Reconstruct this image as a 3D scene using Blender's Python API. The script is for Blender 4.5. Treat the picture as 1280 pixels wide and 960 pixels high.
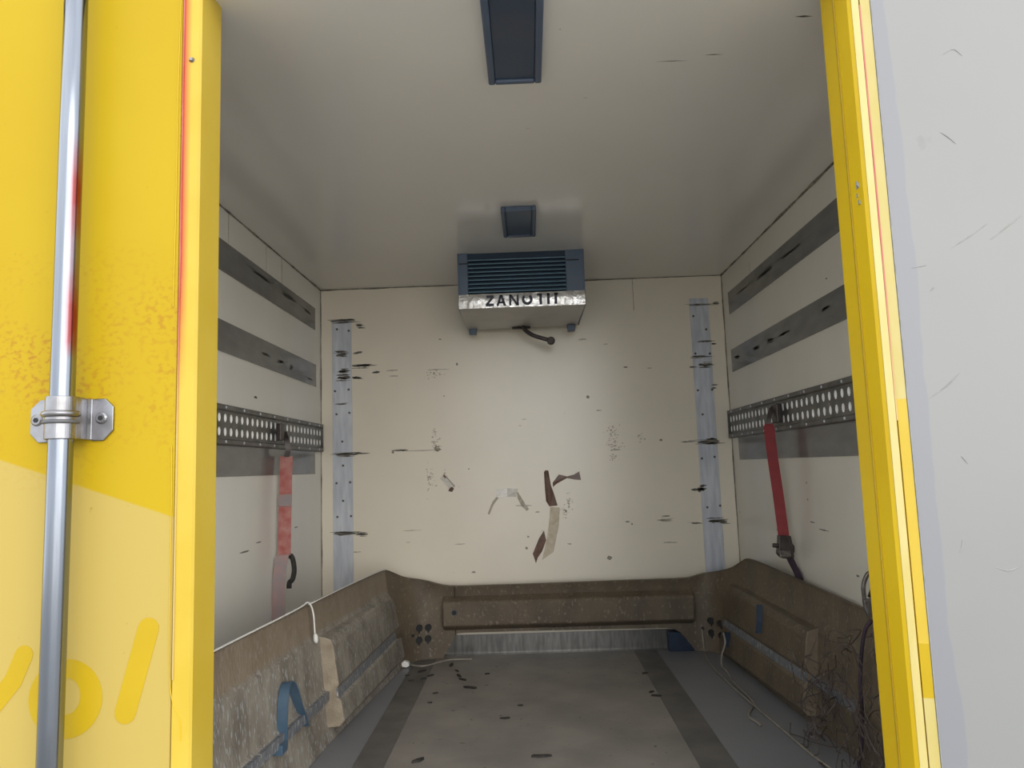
import bpy, bmesh, math, random
from mathutils import Vector, Matrix

for o in list(bpy.data.objects):
    bpy.data.objects.remove(o)
SC = bpy.context.scene
COL = SC.collection
random.seed(7)

# ------------------------------------------------------------------ camera
def make_camera():
    yaw, pitch, roll = -0.0191, 0.1123, -0.0333
    cy, sy, cp, sp = math.cos(yaw), math.sin(yaw), math.cos(pitch), math.sin(pitch)
    f = Vector((sy*cp, cy*cp, sp)); r = Vector((cy, -sy, 0)); u = r.cross(f)
    cr, sr = math.cos(roll), math.sin(roll)
    r2 = cr*r + sr*u; u2 = -sr*r + cr*u
    cam = bpy.data.objects.new('camera', bpy.data.cameras.new('camera'))
    COL.objects.link(cam)
    m = Matrix((r2, u2, -f)).transposed().to_4x4()
    m.translation = Vector((0.0135, -3.7002, 0.8909))
    cam.matrix_world = m
    cam.data.sensor_width = 36.0
    cam.data.lens = 924.78/1280*36.0
    cam.data.clip_start = 0.02
    SC.camera = cam
make_camera()

# ------------------------------------------------------------------ world, sun, exposure
w = bpy.data.worlds.new('world'); SC.world = w; w.use_nodes = True
wn = w.node_tree.nodes; wl_ = w.node_tree.links
bg = wn['Background']
bg.inputs['Color'].default_value = (0.93, 0.97, 1.0, 1); bg.inputs['Strength'].default_value = 1.85
sun = bpy.data.objects.new('hazy_sun', bpy.data.lights.new('hazy_sun', 'SUN'))
COL.objects.link(sun)
sun.data.energy = 1.75; sun.data.angle = math.radians(60); sun.data.color = (1.0, 0.95, 0.87)
d = Vector((-0.48, 0.86, -0.17)).normalized()      # light travels this way: from the front right, low
sun.rotation_euler = d.to_track_quat('-Z', 'Y').to_euler()
SC.view_settings.view_transform = 'Standard'
SC.view_settings.look = 'None'
SC.view_settings.gamma = 1.0
SC.view_settings.use_curve_mapping = False
SC.view_settings.exposure = 0.23

# ------------------------------------------------------------------ materials
MATS = {}
def mat(name, base, rough=0.5, metal=0.0, spec=0.5, var=None, scale=6.0, stretch=(1, 1, 1), bump=0.0,
        bscale=60.0, detail=4.0, lo=0.35, hi=0.65, coat=0.0, coat_rough=0.2, speck=None, speck_scale=40.0,
        speck_at=0.68, rvar=0.0):
    m = bpy.data.materials.new(name); m.use_nodes = True
    nt = m.node_tree; N = nt.nodes; L = nt.links
    b = N['Principled BSDF']
    b.inputs['Base Color'].default_value = (*base, 1)
    b.inputs['Roughness'].default_value = rough
    b.inputs['Metallic'].default_value = metal
    b.inputs['Specular IOR Level'].default_value = spec
    b.inputs['Coat Weight'].default_value = coat
    b.inputs['Coat Roughness'].default_value = coat_rough
    geo = N.new('ShaderNodeNewGeometry')
    mp = N.new('ShaderNodeMapping'); L.new(geo.outputs['Position'], mp.inputs['Vector'])
    mp.inputs['Scale'].default_value = stretch
    out = None
    if var is not None:
        no = N.new('ShaderNodeTexNoise'); no.inputs['Scale'].default_value = scale; no.inputs['Detail'].default_value = detail
        L.new(mp.outputs[0], no.inputs['Vector'])
        mr = N.new('ShaderNodeMapRange'); mr.inputs[1].default_value = lo; mr.inputs[2].default_value = hi
        L.new(no.outputs['Fac'], mr.inputs[0])
        mx = N.new('ShaderNodeMix'); mx.data_type = 'RGBA'
        L.new(mr.outputs[0], mx.inputs[0]); mx.inputs[6].default_value = (*base, 1); mx.inputs[7].default_value = (*var, 1)
        out = mx.outputs[2]
        if rvar:
            rr = N.new('ShaderNodeMapRange'); rr.inputs[1].default_value = lo; rr.inputs[2].default_value = hi
            rr.inputs[3].default_value = rough; rr.inputs[4].default_value = rough + rvar
            L.new(no.outputs['Fac'], rr.inputs[0]); L.new(rr.outputs[0], b.inputs['Roughness'])
    if speck is not None:
        n2 = N.new('ShaderNodeTexNoise'); n2.inputs['Scale'].default_value = speck_scale; n2.inputs['Detail'].default_value = 6
        L.new(mp.outputs[0], n2.inputs['Vector'])
        m2 = N.new('ShaderNodeMapRange'); m2.inputs[1].default_value = speck_at; m2.inputs[2].default_value = speck_at+0.05
        L.new(n2.outputs['Fac'], m2.inputs[0])
        mx2 = N.new('ShaderNodeMix'); mx2.data_type = 'RGBA'
        L.new(m2.outputs[0], mx2.inputs[0])
        if out is not None: L.new(out, mx2.inputs[6])
        else: mx2.inputs[6].default_value = (*base, 1)
        mx2.inputs[7].default_value = (*speck, 1)
        out = mx2.outputs[2]
    if out is not None:
        L.new(out, b.inputs['Base Color'])
    if bump:
        nb = N.new('ShaderNodeTexNoise'); nb.inputs['Scale'].default_value = bscale; nb.inputs['Detail'].default_value = 5
        L.new(mp.outputs[0], nb.inputs['Vector'])
        bp = N.new('ShaderNodeBump'); bp.inputs['Strength'].default_value = bump; bp.inputs['Distance'].default_value = 0.01
        L.new(nb.outputs['Fac'], bp.inputs['Height']); L.new(bp.outputs[0], b.inputs['Normal'])
    MATS[name] = m
    return m

def add_zone(m, color, expr_nodes):
    """mix `color` over the base colour where the mask built by expr_nodes(N, L) is 1"""
    nt = m.node_tree; N = nt.nodes; L = nt.links
    b = N['Principled BSDF']; src = b.inputs['Base Color']
    mx = N.new('ShaderNodeMix'); mx.data_type = 'RGBA'
    if src.is_linked: L.new(src.links[0].from_socket, mx.inputs[6])
    else: mx.inputs[6].default_value = src.default_value
    mx.inputs[7].default_value = (*color, 1)
    L.new(expr_nodes(N, L), mx.inputs[0])
    L.new(mx.outputs[2], src)

def node_math(N, L, op, a, b=None, clamp=False):
    n = N.new('ShaderNodeMath'); n.operation = op; n.use_clamp = clamp
    for i, v in enumerate((a, b)):
        if v is None: continue
        if isinstance(v, (int, float)): n.inputs[i].default_value = v
        else: L.new(v, n.inputs[i])
    return n.outputs[0]

def pos_xyz(N, L):
    g = N.new('ShaderNodeNewGeometry'); s = N.new('ShaderNodeSeparateXYZ')
    L.new(g.outputs['Position'], s.inputs[0]); return s.outputs, g.outputs['Position']

def noise(N, L, vec, scale, detail=3, stretch=None):
    if stretch:
        mp = N.new('ShaderNodeMapping'); mp.inputs['Scale'].default_value = stretch; L.new(vec, mp.inputs['Vector']); vec = mp.outputs[0]
    n = N.new('ShaderNodeTexNoise'); n.inputs['Scale'].default_value = scale; n.inputs['Detail'].default_value = detail
    L.new(vec, n.inputs['Vector']); return n.outputs['Fac']

def ramp(N, L, v, a, b):
    n = N.new('ShaderNodeMapRange'); n.inputs[1].default_value = a; n.inputs[2].default_value = b
    L.new(v, n.inputs[0]); return n.outputs[0]

mat('cream_wall', (0.90, 0.825, 0.69), 0.28, spec=0.75, var=(0.85, 0.78, 0.655), scale=2.2, speck=(0.45, 0.40, 0.32), speck_scale=22, speck_at=0.735)
mat('side_wall', (0.82, 0.805, 0.755), 0.30, spec=0.7, var=(0.77, 0.745, 0.68), scale=2.0, stretch=(1, 1, 0.4), speck=(0.5, 0.46, 0.4), speck_scale=20, speck_at=0.74)
mat('ceiling_white', (0.83, 0.805, 0.765), 0.16, spec=0.7, var=(0.80, 0.77, 0.725), scale=1.6)
mat('rub_strip', (0.16, 0.16, 0.155), 0.2, var=(0.125, 0.125, 0.122), scale=7, stretch=(1, 1, 3), speck=(0.05, 0.05, 0.05), speck_scale=40, speck_at=0.70)
mat('sealant', (0.10, 0.085, 0.07), 0.7, var=(0.3, 0.27, 0.22), scale=30)
mat('aluminium', (0.70, 0.73, 0.80), 0.34, metal=0.2, var=(0.55, 0.58, 0.65), scale=7, stretch=(6, 6, 1), rvar=0.12)
mat('kick_aluminium', (0.24, 0.235, 0.225), 0.28, metal=0.7, var=(0.15, 0.145, 0.14), scale=20, stretch=(3, 1, .5))
mat('rivet_dark', (0.13, 0.13, 0.14), 0.5, metal=0.5)
mat('grime', (0.085, 0.078, 0.068), 0.65, var=(0.30, 0.27, 0.225), scale=55, stretch=(.5, 1, 3), lo=.42, hi=.7)
mat('smudge', (0.42, 0.37, 0.29), 0.6, var=(0.58, 0.53, 0.44), scale=60)
mat('brown_tape', (0.17, 0.075, 0.04), 0.35, var=(0.10, 0.05, 0.03), scale=30)
mat('tape_residue', (0.62, 0.52, 0.38), 0.6, var=(0.72, 0.64, 0.52), scale=40)
mat('clear_tape', (0.78, 0.75, 0.70), 0.18, var=(0.66, 0.60, 0.52), scale=50, stretch=(1, 1, 3), coat=0.4)
mat('floor_ply', (0.29, 0.262, 0.235), 0.48, var=(0.20, 0.185, 0.17), scale=4.5, detail=8, speck=(0.10, 0.09, 0.08), speck_scale=28, speck_at=0.66, bump=0.05, bscale=90)
mat('floor_strip', (0.10, 0.095, 0.09), 0.5, var=(0.15, 0.14, 0.13), scale=8, speck=(0.3, 0.28, 0.25), speck_scale=50, speck_at=0.72)
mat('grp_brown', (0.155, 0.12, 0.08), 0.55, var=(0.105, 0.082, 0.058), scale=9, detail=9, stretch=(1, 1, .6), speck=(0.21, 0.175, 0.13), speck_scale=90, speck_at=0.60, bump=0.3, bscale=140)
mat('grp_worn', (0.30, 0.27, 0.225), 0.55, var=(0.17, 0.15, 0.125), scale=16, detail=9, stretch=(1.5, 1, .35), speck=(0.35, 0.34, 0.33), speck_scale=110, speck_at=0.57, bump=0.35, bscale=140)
mat('grp_end_lit', (0.36, 0.30, 0.22), 0.6, var=(0.25, 0.20, 0.145), scale=20, detail=7, bump=0.35, bscale=140)  # left box end, the stronger light on it put into the colour
mat('worn_blue', (0.19, 0.19, 0.195), 0.5, var=(0.12, 0.135, 0.165), scale=25, stretch=(1, 2, .5), speck=(0.40, 0.40, 0.40), speck_scale=80, speck_at=0.58)
mat('blue_steel', (0.055, 0.105, 0.165), 0.38, metal=0.1, var=(0.08, 0.13, 0.19), scale=14)
mat('blue_dark', (0.010, 0.022, 0.05), 0.5, var=(0.014, 0.03, 0.065), scale=20)
mat('hole_black', (0.012, 0.012, 0.014), 0.7, var=(0.02, 0.02, 0.02), scale=10)
mat('yellow_side', (0.644, 0.435, 0.010), 0.40, spec=0.3, var=(0.609, 0.400, 0.009), scale=5)
mat('yellow_frame', (0.574, 0.409, 0.048), 0.38, spec=0.35, var=(0.539, 0.374, 0.035), scale=8)
mat('yellow_pale', (0.524, 0.434, 0.164), 0.36, var=(0.494, 0.397, 0.120), scale=30, stretch=(1, 1, .3))
mat('yellow_bright', (0.479, 0.322, 0.009), 0.36, spec=0.3, var=(0.457, 0.307, 0.009), scale=12)
mat('red_line', (0.42, 0.07, 0.06), 0.45, var=(0.46, 0.13, 0.09), scale=9)
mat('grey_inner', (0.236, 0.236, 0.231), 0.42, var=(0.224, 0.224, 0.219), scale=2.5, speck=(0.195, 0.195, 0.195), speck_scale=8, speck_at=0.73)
mat('scratch', (0.22, 0.22, 0.21), 0.6, var=(0.32, 0.32, 0.31), scale=60)
mat('rod_steel', (0.30, 0.32, 0.36), 0.17, metal=1.0, var=(0.20, 0.22, 0.26), scale=6, stretch=(8, 8, .4), rvar=0.10)
mat('bracket_steel', (0.31, 0.31, 0.33), 0.26, metal=1.0, var=(0.22, 0.21, 0.21), scale=22, rvar=0.12)
mat('rail_steel', (0.10, 0.098, 0.092), 0.42, metal=0.4, var=(0.17, 0.165, 0.155), scale=14, speck=(0.45, 0.44, 0.42), speck_scale=40, speck_at=0.70)
mat('rail_hole_lit', (0.90, 0.90, 0.88), 0.35, var=(0.85, 0.85, 0.83), scale=20)  # white stands in for the light caught on the hole walls
mat('strap_red', (0.42, 0.105, 0.095), 0.8, var=(0.50, 0.25, 0.22), scale=22, detail=7, bump=0.2, bscale=300)
mat('strap_red_deep', (0.30, 0.035, 0.04), 0.7, var=(0.24, 0.03, 0.035), scale=20, bump=0.2, bscale=300)
mat('strap_pink', (0.40, 0.27, 0.26), 0.8, var=(0.30, 0.27, 0.275), scale=20, bump=0.2, bscale=300)
mat('strap_purple', (0.035, 0.022, 0.035), 0.7, var=(0.05, 0.03, 0.05), scale=20)
mat('dark_steel', (0.10, 0.085, 0.08), 0.45, metal=0.6, var=(0.06, 0.05, 0.05), scale=30)
mat('evap_panel', (0.085, 0.125, 0.185), 0.42, var=(0.10, 0.14, 0.20), scale=12)
mat('evap_slat', (0.16, 0.29, 0.39), 0.35, var=(0.18, 0.31, 0.41), scale=10)
mat('evap_cavity', (0.006, 0.026, 0.055), 0.5, var=(0.008, 0.03, 0.06), scale=10)
mat('evap_foil', (0.78, 0.77, 0.76), 0.24, metal=0.85, var=(0.60, 0.58, 0.56), scale=26, bump=0.5, bscale=38, rvar=0.15)
mat('evap_tray', (0.52, 0.50, 0.47), 0.42, metal=0.2, var=(0.45, 0.43, 0.405), scale=8)
mat('letter_navy', (0.012, 0.014, 0.035), 0.45, var=(0.03, 0.03, 0.05), scale=40)
mat('lamp_frame', (0.075, 0.105, 0.165), 0.4, var=(0.09, 0.12, 0.18), scale=14)
mat('lamp_lens', (0.03, 0.06, 0.11), 0.3, var=(0.05, 0.065, 0.10), scale=8)
mat('white_cable', (0.80, 0.79, 0.76), 0.45, var=(0.70, 0.69, 0.66), scale=30)
mat('grey_cable', (0.30, 0.27, 0.23), 0.5, var=(0.22, 0.20, 0.17), scale=30)
mat('wire_rust', (0.045, 0.03, 0.026), 0.65, var=(0.11, 0.085, 0.075), scale=25)
mat('hook_steel', (0.30, 0.29, 0.28), 0.38, metal=0.8, var=(0.14, 0.12, 0.11), scale=40)
mat('scrap_black', (0.018, 0.016, 0.016), 0.7, var=(0.04, 0.035, 0.03), scale=60)
mat('concrete', (0.33, 0.315, 0.29), 0.85, var=(0.28, 0.27, 0.25), scale=1.2, detail=8, bump=0.2, bscale=40)
mat('white_outer', (0.75, 0.74, 0.72), 0.4, var=(0.70, 0.69, 0.67), scale=2)

# the yellow door skin: dulled old film area below a slanting edge, fine rust speckle around the rod bracket
m = mat('yellow_skin', (0.464, 0.318, 0.008), 0.42, spec=0.18, var=(0.449, 0.299, 0.006), scale=3.0)
def pale_mask(N, L):
    (x, y, z), P = pos_xyz(N, L)
    f = node_math(N, L, 'ADD', node_math(N, L, 'MULTIPLY', x, 0.352), z)        # z + .352 x
    return ramp(N, L, f, 0.6105, 0.6065)
add_zone(m, (0.455, 0.335, 0.086), pale_mask)
def rust_mask(N, L):
    (x, y, z), P = pos_xyz(N, L)
    n1 = noise(N, L, P, 85, 8, (1, 1, 1.3)); n2 = noise(N, L, P, 7, 3)
    band = node_math(N, L, 'SUBTRACT', 1.0, node_math(N, L, 'MULTIPLY', node_math(N, L, 'ABSOLUTE', node_math(N, L, 'SUBTRACT', z, 1.10)), 4.2), True)
    s = node_math(N, L, 'MULTIPLY', ramp(N, L, n1, 0.50, 0.62), ramp(N, L, n2, 0.38, 0.58))
    return node_math(N, L, 'MULTIPLY', node_math(N, L, 'MULTIPLY', s, band), 0.8)
add_zone(m, (0.36, 0.15, 0.015), rust_mask)
def scr_mask(N, L):
    (x, y, z), P = pos_xyz(N, L)
    return node_math(N, L, 'MULTIPLY', ramp(N, L, noise(N, L, P, 60, 5), 0.70, 0.74), 0.7)
add_zone(m, (0.30, 0.18, 0.03), scr_mask)
# adhesive smear along the hinge side of the open leaf
def smear_mask(N, L):
    (x, y, z), P = pos_xyz(N, L)
    n = noise(N, L, P, 3.5, 5, (.2, .2, 1))
    lim = node_math(N, L, 'ADD', 0.668, node_math(N, L, 'MULTIPLY', n, 0.058))
    hz = node_math(N, L, 'MULTIPLY', ramp(N, L, z, 1.75, 1.2), 0.016)
    return node_math(N, L, 'MULTIPLY', ramp(N, L, node_math(N, L, 'SUBTRACT', node_math(N, L, 'ADD', lim, hz), x), 0.0, 0.004), 0.75)
add_zone(MATS['grey_inner'], (0.197, 0.197, 0.222), smear_mask)
mat('grp_end_shaded', (0.22, 0.172, 0.12), 0.6, var=(0.16, 0.125, 0.085), scale=20, detail=7, bump=0.35, bscale=140)  # same box end on the right, its shade painted as a darker tone
mat('side_wall_shaded', (0.75, 0.725, 0.65), 0.25, spec=0.6, var=(0.70, 0.67, 0.59), scale=2.0, stretch=(1, 1, 0.4), speck=(0.5, 0.46, 0.4), speck_scale=20, speck_at=0.74)  # darker, yellower side wall; the right wall's weaker light is painted in
def clean_lip(N, L):
    (x, y, z), P = pos_xyz(N, L)
    return node_math(N, L, 'MULTIPLY', ramp(N, L, node_math(N, L, 'ADD', z, node_math(N, L, 'MULTIPLY', noise(N, L, P, 12, 5), 0.02)), 0.355, 0.372), 0.7)
add_zone(MATS['grp_worn'], (0.235, 0.175, 0.115), clean_lip)
mat('chip_brown', (0.20, 0.17, 0.13), 0.65, var=(0.40, 0.35, 0.28), scale=120)
mat('yellow_shade', (0.42, 0.28, 0.012), 0.45, var=(0.38, 0.25, 0.01), scale=8)
mat('hoop_dark', (0.02, 0.04, 0.075), 0.45, var=(0.03, 0.05, 0.085), scale=20)
mat('edge_left', (0.575, 0.41, 0.05), 0.38, spec=0.35, var=(0.54, 0.375, 0.035), scale=8)
def red_edge_fade(N, L):  # red that fades across the edge strip and downwards
    (x, y, z), P = pos_xyz(N, L)
    n = noise(N, L, P, 4, 3, (1, 1, 1))
    zf = ramp(N, L, node_math(N, L, 'ADD', z, node_math(N, L, 'MULTIPLY', n, 0.25)), 1.16, 1.42)
    xf = ramp(N, L, x, -0.592, -0.606)
    return node_math(N, L, 'MULTIPLY', node_math(N, L, 'MULTIPLY', xf, zf), 0.92)
add_zone(MATS['edge_left'], (0.50, 0.045, 0.03), red_edge_fade)
def rod_red_side(N, L):  # reddens one side of the rod over part of its height
    (x, y, z), P = pos_xyz(N, L)
    a = ramp(N, L, x, -0.776, -0.769); b = ramp(N, L, z, 1.10, 1.13); c_ = ramp(N, L, z, 1.52, 1.42)
    n = ramp(N, L, noise(N, L, P, 14, 3, (1, 1, .5)), 0.30, 0.55)
    return node_math(N, L, 'MULTIPLY', node_math(N, L, 'MULTIPLY', node_math(N, L, 'MULTIPLY', a, b), node_math(N, L, 'MULTIPLY', c_, n)), 0.85)
add_zone(MATS['rod_steel'], (0.30, 0.03, 0.02), rod_red_side)
# red paint fades out downwards on the seam
def red_fade(N, L):
    (x, y, z), P = pos_xyz(N, L)
    n = noise(N, L, P, 5, 3, (1, 1, 1))
    return ramp(N, L, node_math(N, L, 'ADD', z, node_math(N, L, 'MULTIPLY', n, 0.3)), 1.36, 1.10)
add_zone(MATS['red_line'], (0.50, 0.36, 0.12), red_fade)
# worn centre of the load floor is paler, sides are darker and bluish
def side_tint(N, L):
    (x, y, z), P = pos_xyz(N, L)
    ax = node_math(N, L, 'ABSOLUTE', node_math(N, L, 'SUBTRACT', x, 0.02))
    n = noise(N, L, P, 6, 6)
    return node_math(N, L, 'MULTIPLY', ramp(N, L, node_math(N, L, 'ADD', ax, node_math(N, L, 'MULTIPLY', n, .12)), 0.58, 0.64), 0.75)
add_zone(MATS['floor_ply'], (0.215, 0.225, 0.25), side_tint)

# ------------------------------------------------------------------ builders
WLOC = {}
class MB:
    def __init__(s): s.v = []; s.f = []; s.m = []
    def add(s, vs, fs, mi=0):
        b = len(s.v); s.v += [tuple(v) for v in vs]
        s.f += [tuple(b+i for i in f) for f in fs]; s.m += [mi]*len(fs); return s
    def box(s, x0, x1, y0, y1, z0, z1, mi=0):
        vs = [(x, y, z) for z in (z0, z1) for y in (y0, y1) for x in (x0, x1)]
        return s.add(vs, [(0, 2, 3, 1), (4, 5, 7, 6), (0, 1, 5, 4), (2, 6, 7, 3), (0, 4, 6, 2), (1, 3, 7, 5)], mi)
    def prism(s, poly, axis, a, b, mi=0):
        """extrude a 2d polygon along axis from a to b; poly in the two other axes in xyz order"""
        n = len(poly)
        def P(p, t):
            if axis == 'x': return (t, p[0], p[1])
            if axis == 'y': return (p[0], t, p[1])
            return (p[0], p[1], t)
        vs = [P(p, a) for p in poly] + [P(p, b) for p in poly]
        fs = [tuple(range(n-1, -1, -1)), tuple(range(n, 2*n))] + [(i, (i+1) % n, n+(i+1) % n, n+i) for i in range(n)]
        return s.add(vs, fs, mi)
    def tube(s, pts, r, n=8, caps=True, mi=0):
        pts = [Vector(p) for p in pts]; k = len(pts)
        t0 = (pts[1]-pts[0]).normalized()
        up = Vector((0, 0, 1)) if abs(t0.z) < .9 else Vector((1, 0, 0))
        a = t0.cross(up).normalized(); vs = []
        for i, p in enumerate(pts):
            t = (pts[min(i+1, k-1)]-pts[max(i-1, 0)]).normalized()
            a = (a - t*a.dot(t)).normalized(); b = t.cross(a)
            rr = r[i] if isinstance(r, (list, tuple)) else r
            vs += [p + (a*math.cos(2*math.pi*j/n)+b*math.sin(2*math.pi*j/n))*rr for j in range(n)]
        fs = [(i*n+j, i*n+(j+1) % n, (i+1)*n+(j+1) % n, (i+1)*n+j) for i in range(k-1) for j in range(n)]
        if caps: fs += [tuple(range(n-1, -1, -1)), tuple(range((k-1)*n, k*n))]
        return s.add(vs, fs, mi)
    def ribbon(s, pts, wdir, width, thick, mi=0):
        """flat webbing: path pts, width along wdir(s), thickness along the normal"""
        k = len(pts); vs = []
        for i, p in enumerate(pts):
            p = Vector(p); t = (Vector(pts[min(i+1, k-1)])-Vector(pts[max(i-1, 0)])).normalized()
            wd = Vector(wdir[i] if isinstance(wdir, list) else wdir).normalized(); n = t.cross(wd).normalized()
            ww = width[i] if isinstance(width, list) else width
            for a, b in ((-1, -1), (1, -1), (1, 1), (-1, 1)):
                vs.append(p + wd*ww/2*a + n*thick/2*b)
        fs = [(i*4+j, i*4+(j+1) % 4, (i+1)*4+(j+1) % 4, (i+1)*4+j) for i in range(k-1) for j in range(4)]
        fs += [(3, 2, 1, 0), (k*4-4, k*4-3, k*4-2, k*4-1)]
        return s.add(vs, fs, mi)
    def cyl(s, c, axis, r, h, n=16, mi=0):
        c = Vector(c); d = {'x': Vector((1, 0, 0)), 'y': Vector((0, 1, 0)), 'z': Vector((0, 0, 1))}[axis]
        return s.tube([c, c+d*h], r, n, True, mi)
    def build(s, name, mats, parent=None, smooth=False, bevel=0.0, seg=2, label=None, cat=None, group=None, kind=None, fix=True, auto=0):
        me = bpy.data.meshes.new(name)
        if parent is None:
            xs = [v[0] for v in s.v]; ys = [v[1] for v in s.v]; zs = [v[2] for v in s.v]
            org = Vector(((min(xs)+max(xs))/2, (min(ys)+max(ys))/2, min(zs)))
        else: org = WLOC[parent.name]
        me.from_pydata([tuple(Vector(v)-org) for v in s.v], [], s.f)
        for mm in (mats if isinstance(mats, (list, tuple)) else [mats]): me.materials.append(MATS[mm])
        for p, i in zip(me.polygons, s.m): p.material_index = i; p.use_smooth = smooth
        if fix:
            bm = bmesh.new(); bm.from_mesh(me); bmesh.ops.recalc_face_normals(bm, faces=bm.faces); bm.to_mesh(me); bm.free()
        if auto: me.set_sharp_from_angle(angle=math.radians(auto))
        o = bpy.data.objects.new(name, me); COL.objects.link(o)
        if parent is None: o.location = org
        else: o.parent = parent
        WLOC[o.name] = org
        if bevel:
            md = o.modifiers.new('bevel', 'BEVEL'); md.width = bevel; md.segments = seg; md.limit_method = 'ANGLE'; md.angle_limit = math.radians(35)
        if label: o['label'] = label
        if cat: o['category'] = cat
        if group: o['group'] = group
        if kind: o['kind'] = kind
        return o
def thing(name, loc, label=None, cat=None, group=None, kind=None):
    o = bpy.data.objects.new(name, None); COL.objects.link(o); o.location = loc; o.empty_display_size = .05
    WLOC[o.name] = Vector(loc)
    if label: o['label'] = label
    if cat: o['category'] = cat
    if group: o['group'] = group
    if kind: o['kind'] = kind
    return o
def smooth_path(pts, n=6):
    P = [Vector(p) for p in pts]; P = [P[0]*2-P[1]]+P+[P[-1]*2-P[-2]]; out = []
    for i in range(1, len(P)-2):
        for k in range(n):
            t = k/n; a, b, c, e = P[i-1:i+3]
            out.append(.5*((2*b)+(c-a)*t+(2*a-5*b+4*c-e)*t*t+(3*b-a-3*c+e)*t**3))
    out.append(P[-2]); return out

# ------------------------------------------------------------------ setting
H = 1.828; HW = 1.025; YF = -2.4
MB().box(-14, 14, -24, 10, -0.90, -0.80).build('ground', 'concrete', kind='structure', label='grey concrete yard under the truck')
floor = MB().box(-1.085, 1.085, -2.40, 0.06, -0.06, 0.0).build('floor', 'floor_ply', kind='structure')
ceiling = MB().box(-1.085, 1.085, -2.40, 0.06, H, H+0.06).build('ceiling', 'ceiling_white', kind='structure')
wall_left = MB().box(-1.085, -HW, -2.315, 0.06, 0.0, H).build('wall_left', 'side_wall', kind='structure')
wall_right = MB().box(HW, 1.085, -2.30, 0.06, 0.0, H).build('wall_right', 'side_wall_shaded', kind='structure')
wall_back = MB().box(-HW, HW, 0.0, 0.06, 0.0, H).build('wall_back', 'cream_wall', kind='structure')

# dark anti-slip strips let into the floor
for x0, x1 in ((-0.557, -0.458), (0.483, 0.592)):
    MB().box(x0, x1, -2.39, -0.02, 0.0, 0.0025).build('floor_strip', 'floor_strip', floor, bevel=.001, seg=1)
# dark sealant joints at the ceiling and wall corners
def bead(pts, r, parent):
    q = []
    for i in range(len(pts)-1):
        a, b = Vector(pts[i]), Vector(pts[i+1]); n = max(2, int((b-a).length/.05))
        q += [a.lerp(b, k/n) for k in range(n)]
    q.append(Vector(pts[-1]))
    MB().tube(q, [r*random.uniform(.5, 1.25) for _ in q], 6).build('sealant_bead', 'sealant', parent, smooth=True)
bead([(-HW, -2.3, H), (-HW, 0, H)], .0055, ceiling)
bead([(HW, -2.3, H), (HW, 0, H)], .0065, ceiling)
bead([(-HW, 0, H), (HW, 0, H)], .0055, ceiling)
bead([(-HW, 0, 0), (-HW, 0, H)], .0045, wall_back)
bead([(HW, 0, 0), (HW, 0, H)], .0045, wall_back)
# thin drip lines under the ceiling joint
for x, y, z in ((-HW, -1.17, 1.66), (-HW, -.79, 1.67), (-HW, -.60, 1.70)):
    MB().box(x, x+.0012, y-.002, y+.002, z-.05, H).build('drip_line', 'smudge', wall_left)
MB().box(.571, .575, -.001, 0, 1.66, H).build('drip_line', 'smudge', wall_back)
MB().box(HW-.001, HW, -.47, -.466, 1.62, 1.76).build('drip_line', 'smudge', wall_right)

# grey rubbing strips on both side walls
for wall, sx, y0 in ((wall_left, -1, -2.29), (wall_right, 1, -2.29)):
    for za, zb, y1 in ((1.600, 1.710, -0.108), (1.318, 1.428, -0.095), (0.892, 1.000, -0.118)):
        xs = sorted((sx*HW, sx*(HW-.004)))
        MB().box(xs[0], xs[1], y0, y1, za, zb).build('rubbing_strip', 'rub_strip', wall, bevel=.001, seg=1, label='dark grey glossy rubbing strip')

# aluminium strips riveted upright to the back wall
RIV = {-1: [(-.952, 1.303), (-.883, 1.309), (-.945, 1.186), (-.88, 1.191), (-.917, 1.048), (-.914, .928), (-.947, .842), (-.879, .844), (-.915, .754), (-.944, .676), (-.876, .678), (-.94, 1.62), (-.88, 1.61)],
       1: [(.869, 1.429), (.941, 1.426), (.87, 1.243), (.941, 1.244), (.886, 1.122), (.869, .904), (.932, .91), (.881, .665), (.944, .671), (.87, 1.62), (.93, 1.55)]}
for sx, x0, x1, zt in ((-1, -.966, -.866, 1.668), (1, .855, .950, 1.711)):
    st = MB().box(x0, x1, -.003, 0, .02, zt).build('upright_strip', 'aluminium', wall_back, bevel=.001, seg=1, label='bare aluminium strip riveted upright')
    rv = MB()
    for x, z in RIV[sx]: rv.cyl((x, -.0055, z), 'y', .006, .003, 8)
    rv.build('rivets', 'rivet_dark', st, kind='stuff')
kp = MB().box(-HW+.006, HW-.006, -.004, 0, 0.002, .092).prism([(-.03, 0.0005), (-.004, .0005), (-.004, .004), (-.03, .002)], 'x', -HW+.006, HW-.006).build('kick_plate', 'kick_aluminium', wall_back, label='aluminium kick plate at the foot of the wall')

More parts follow.
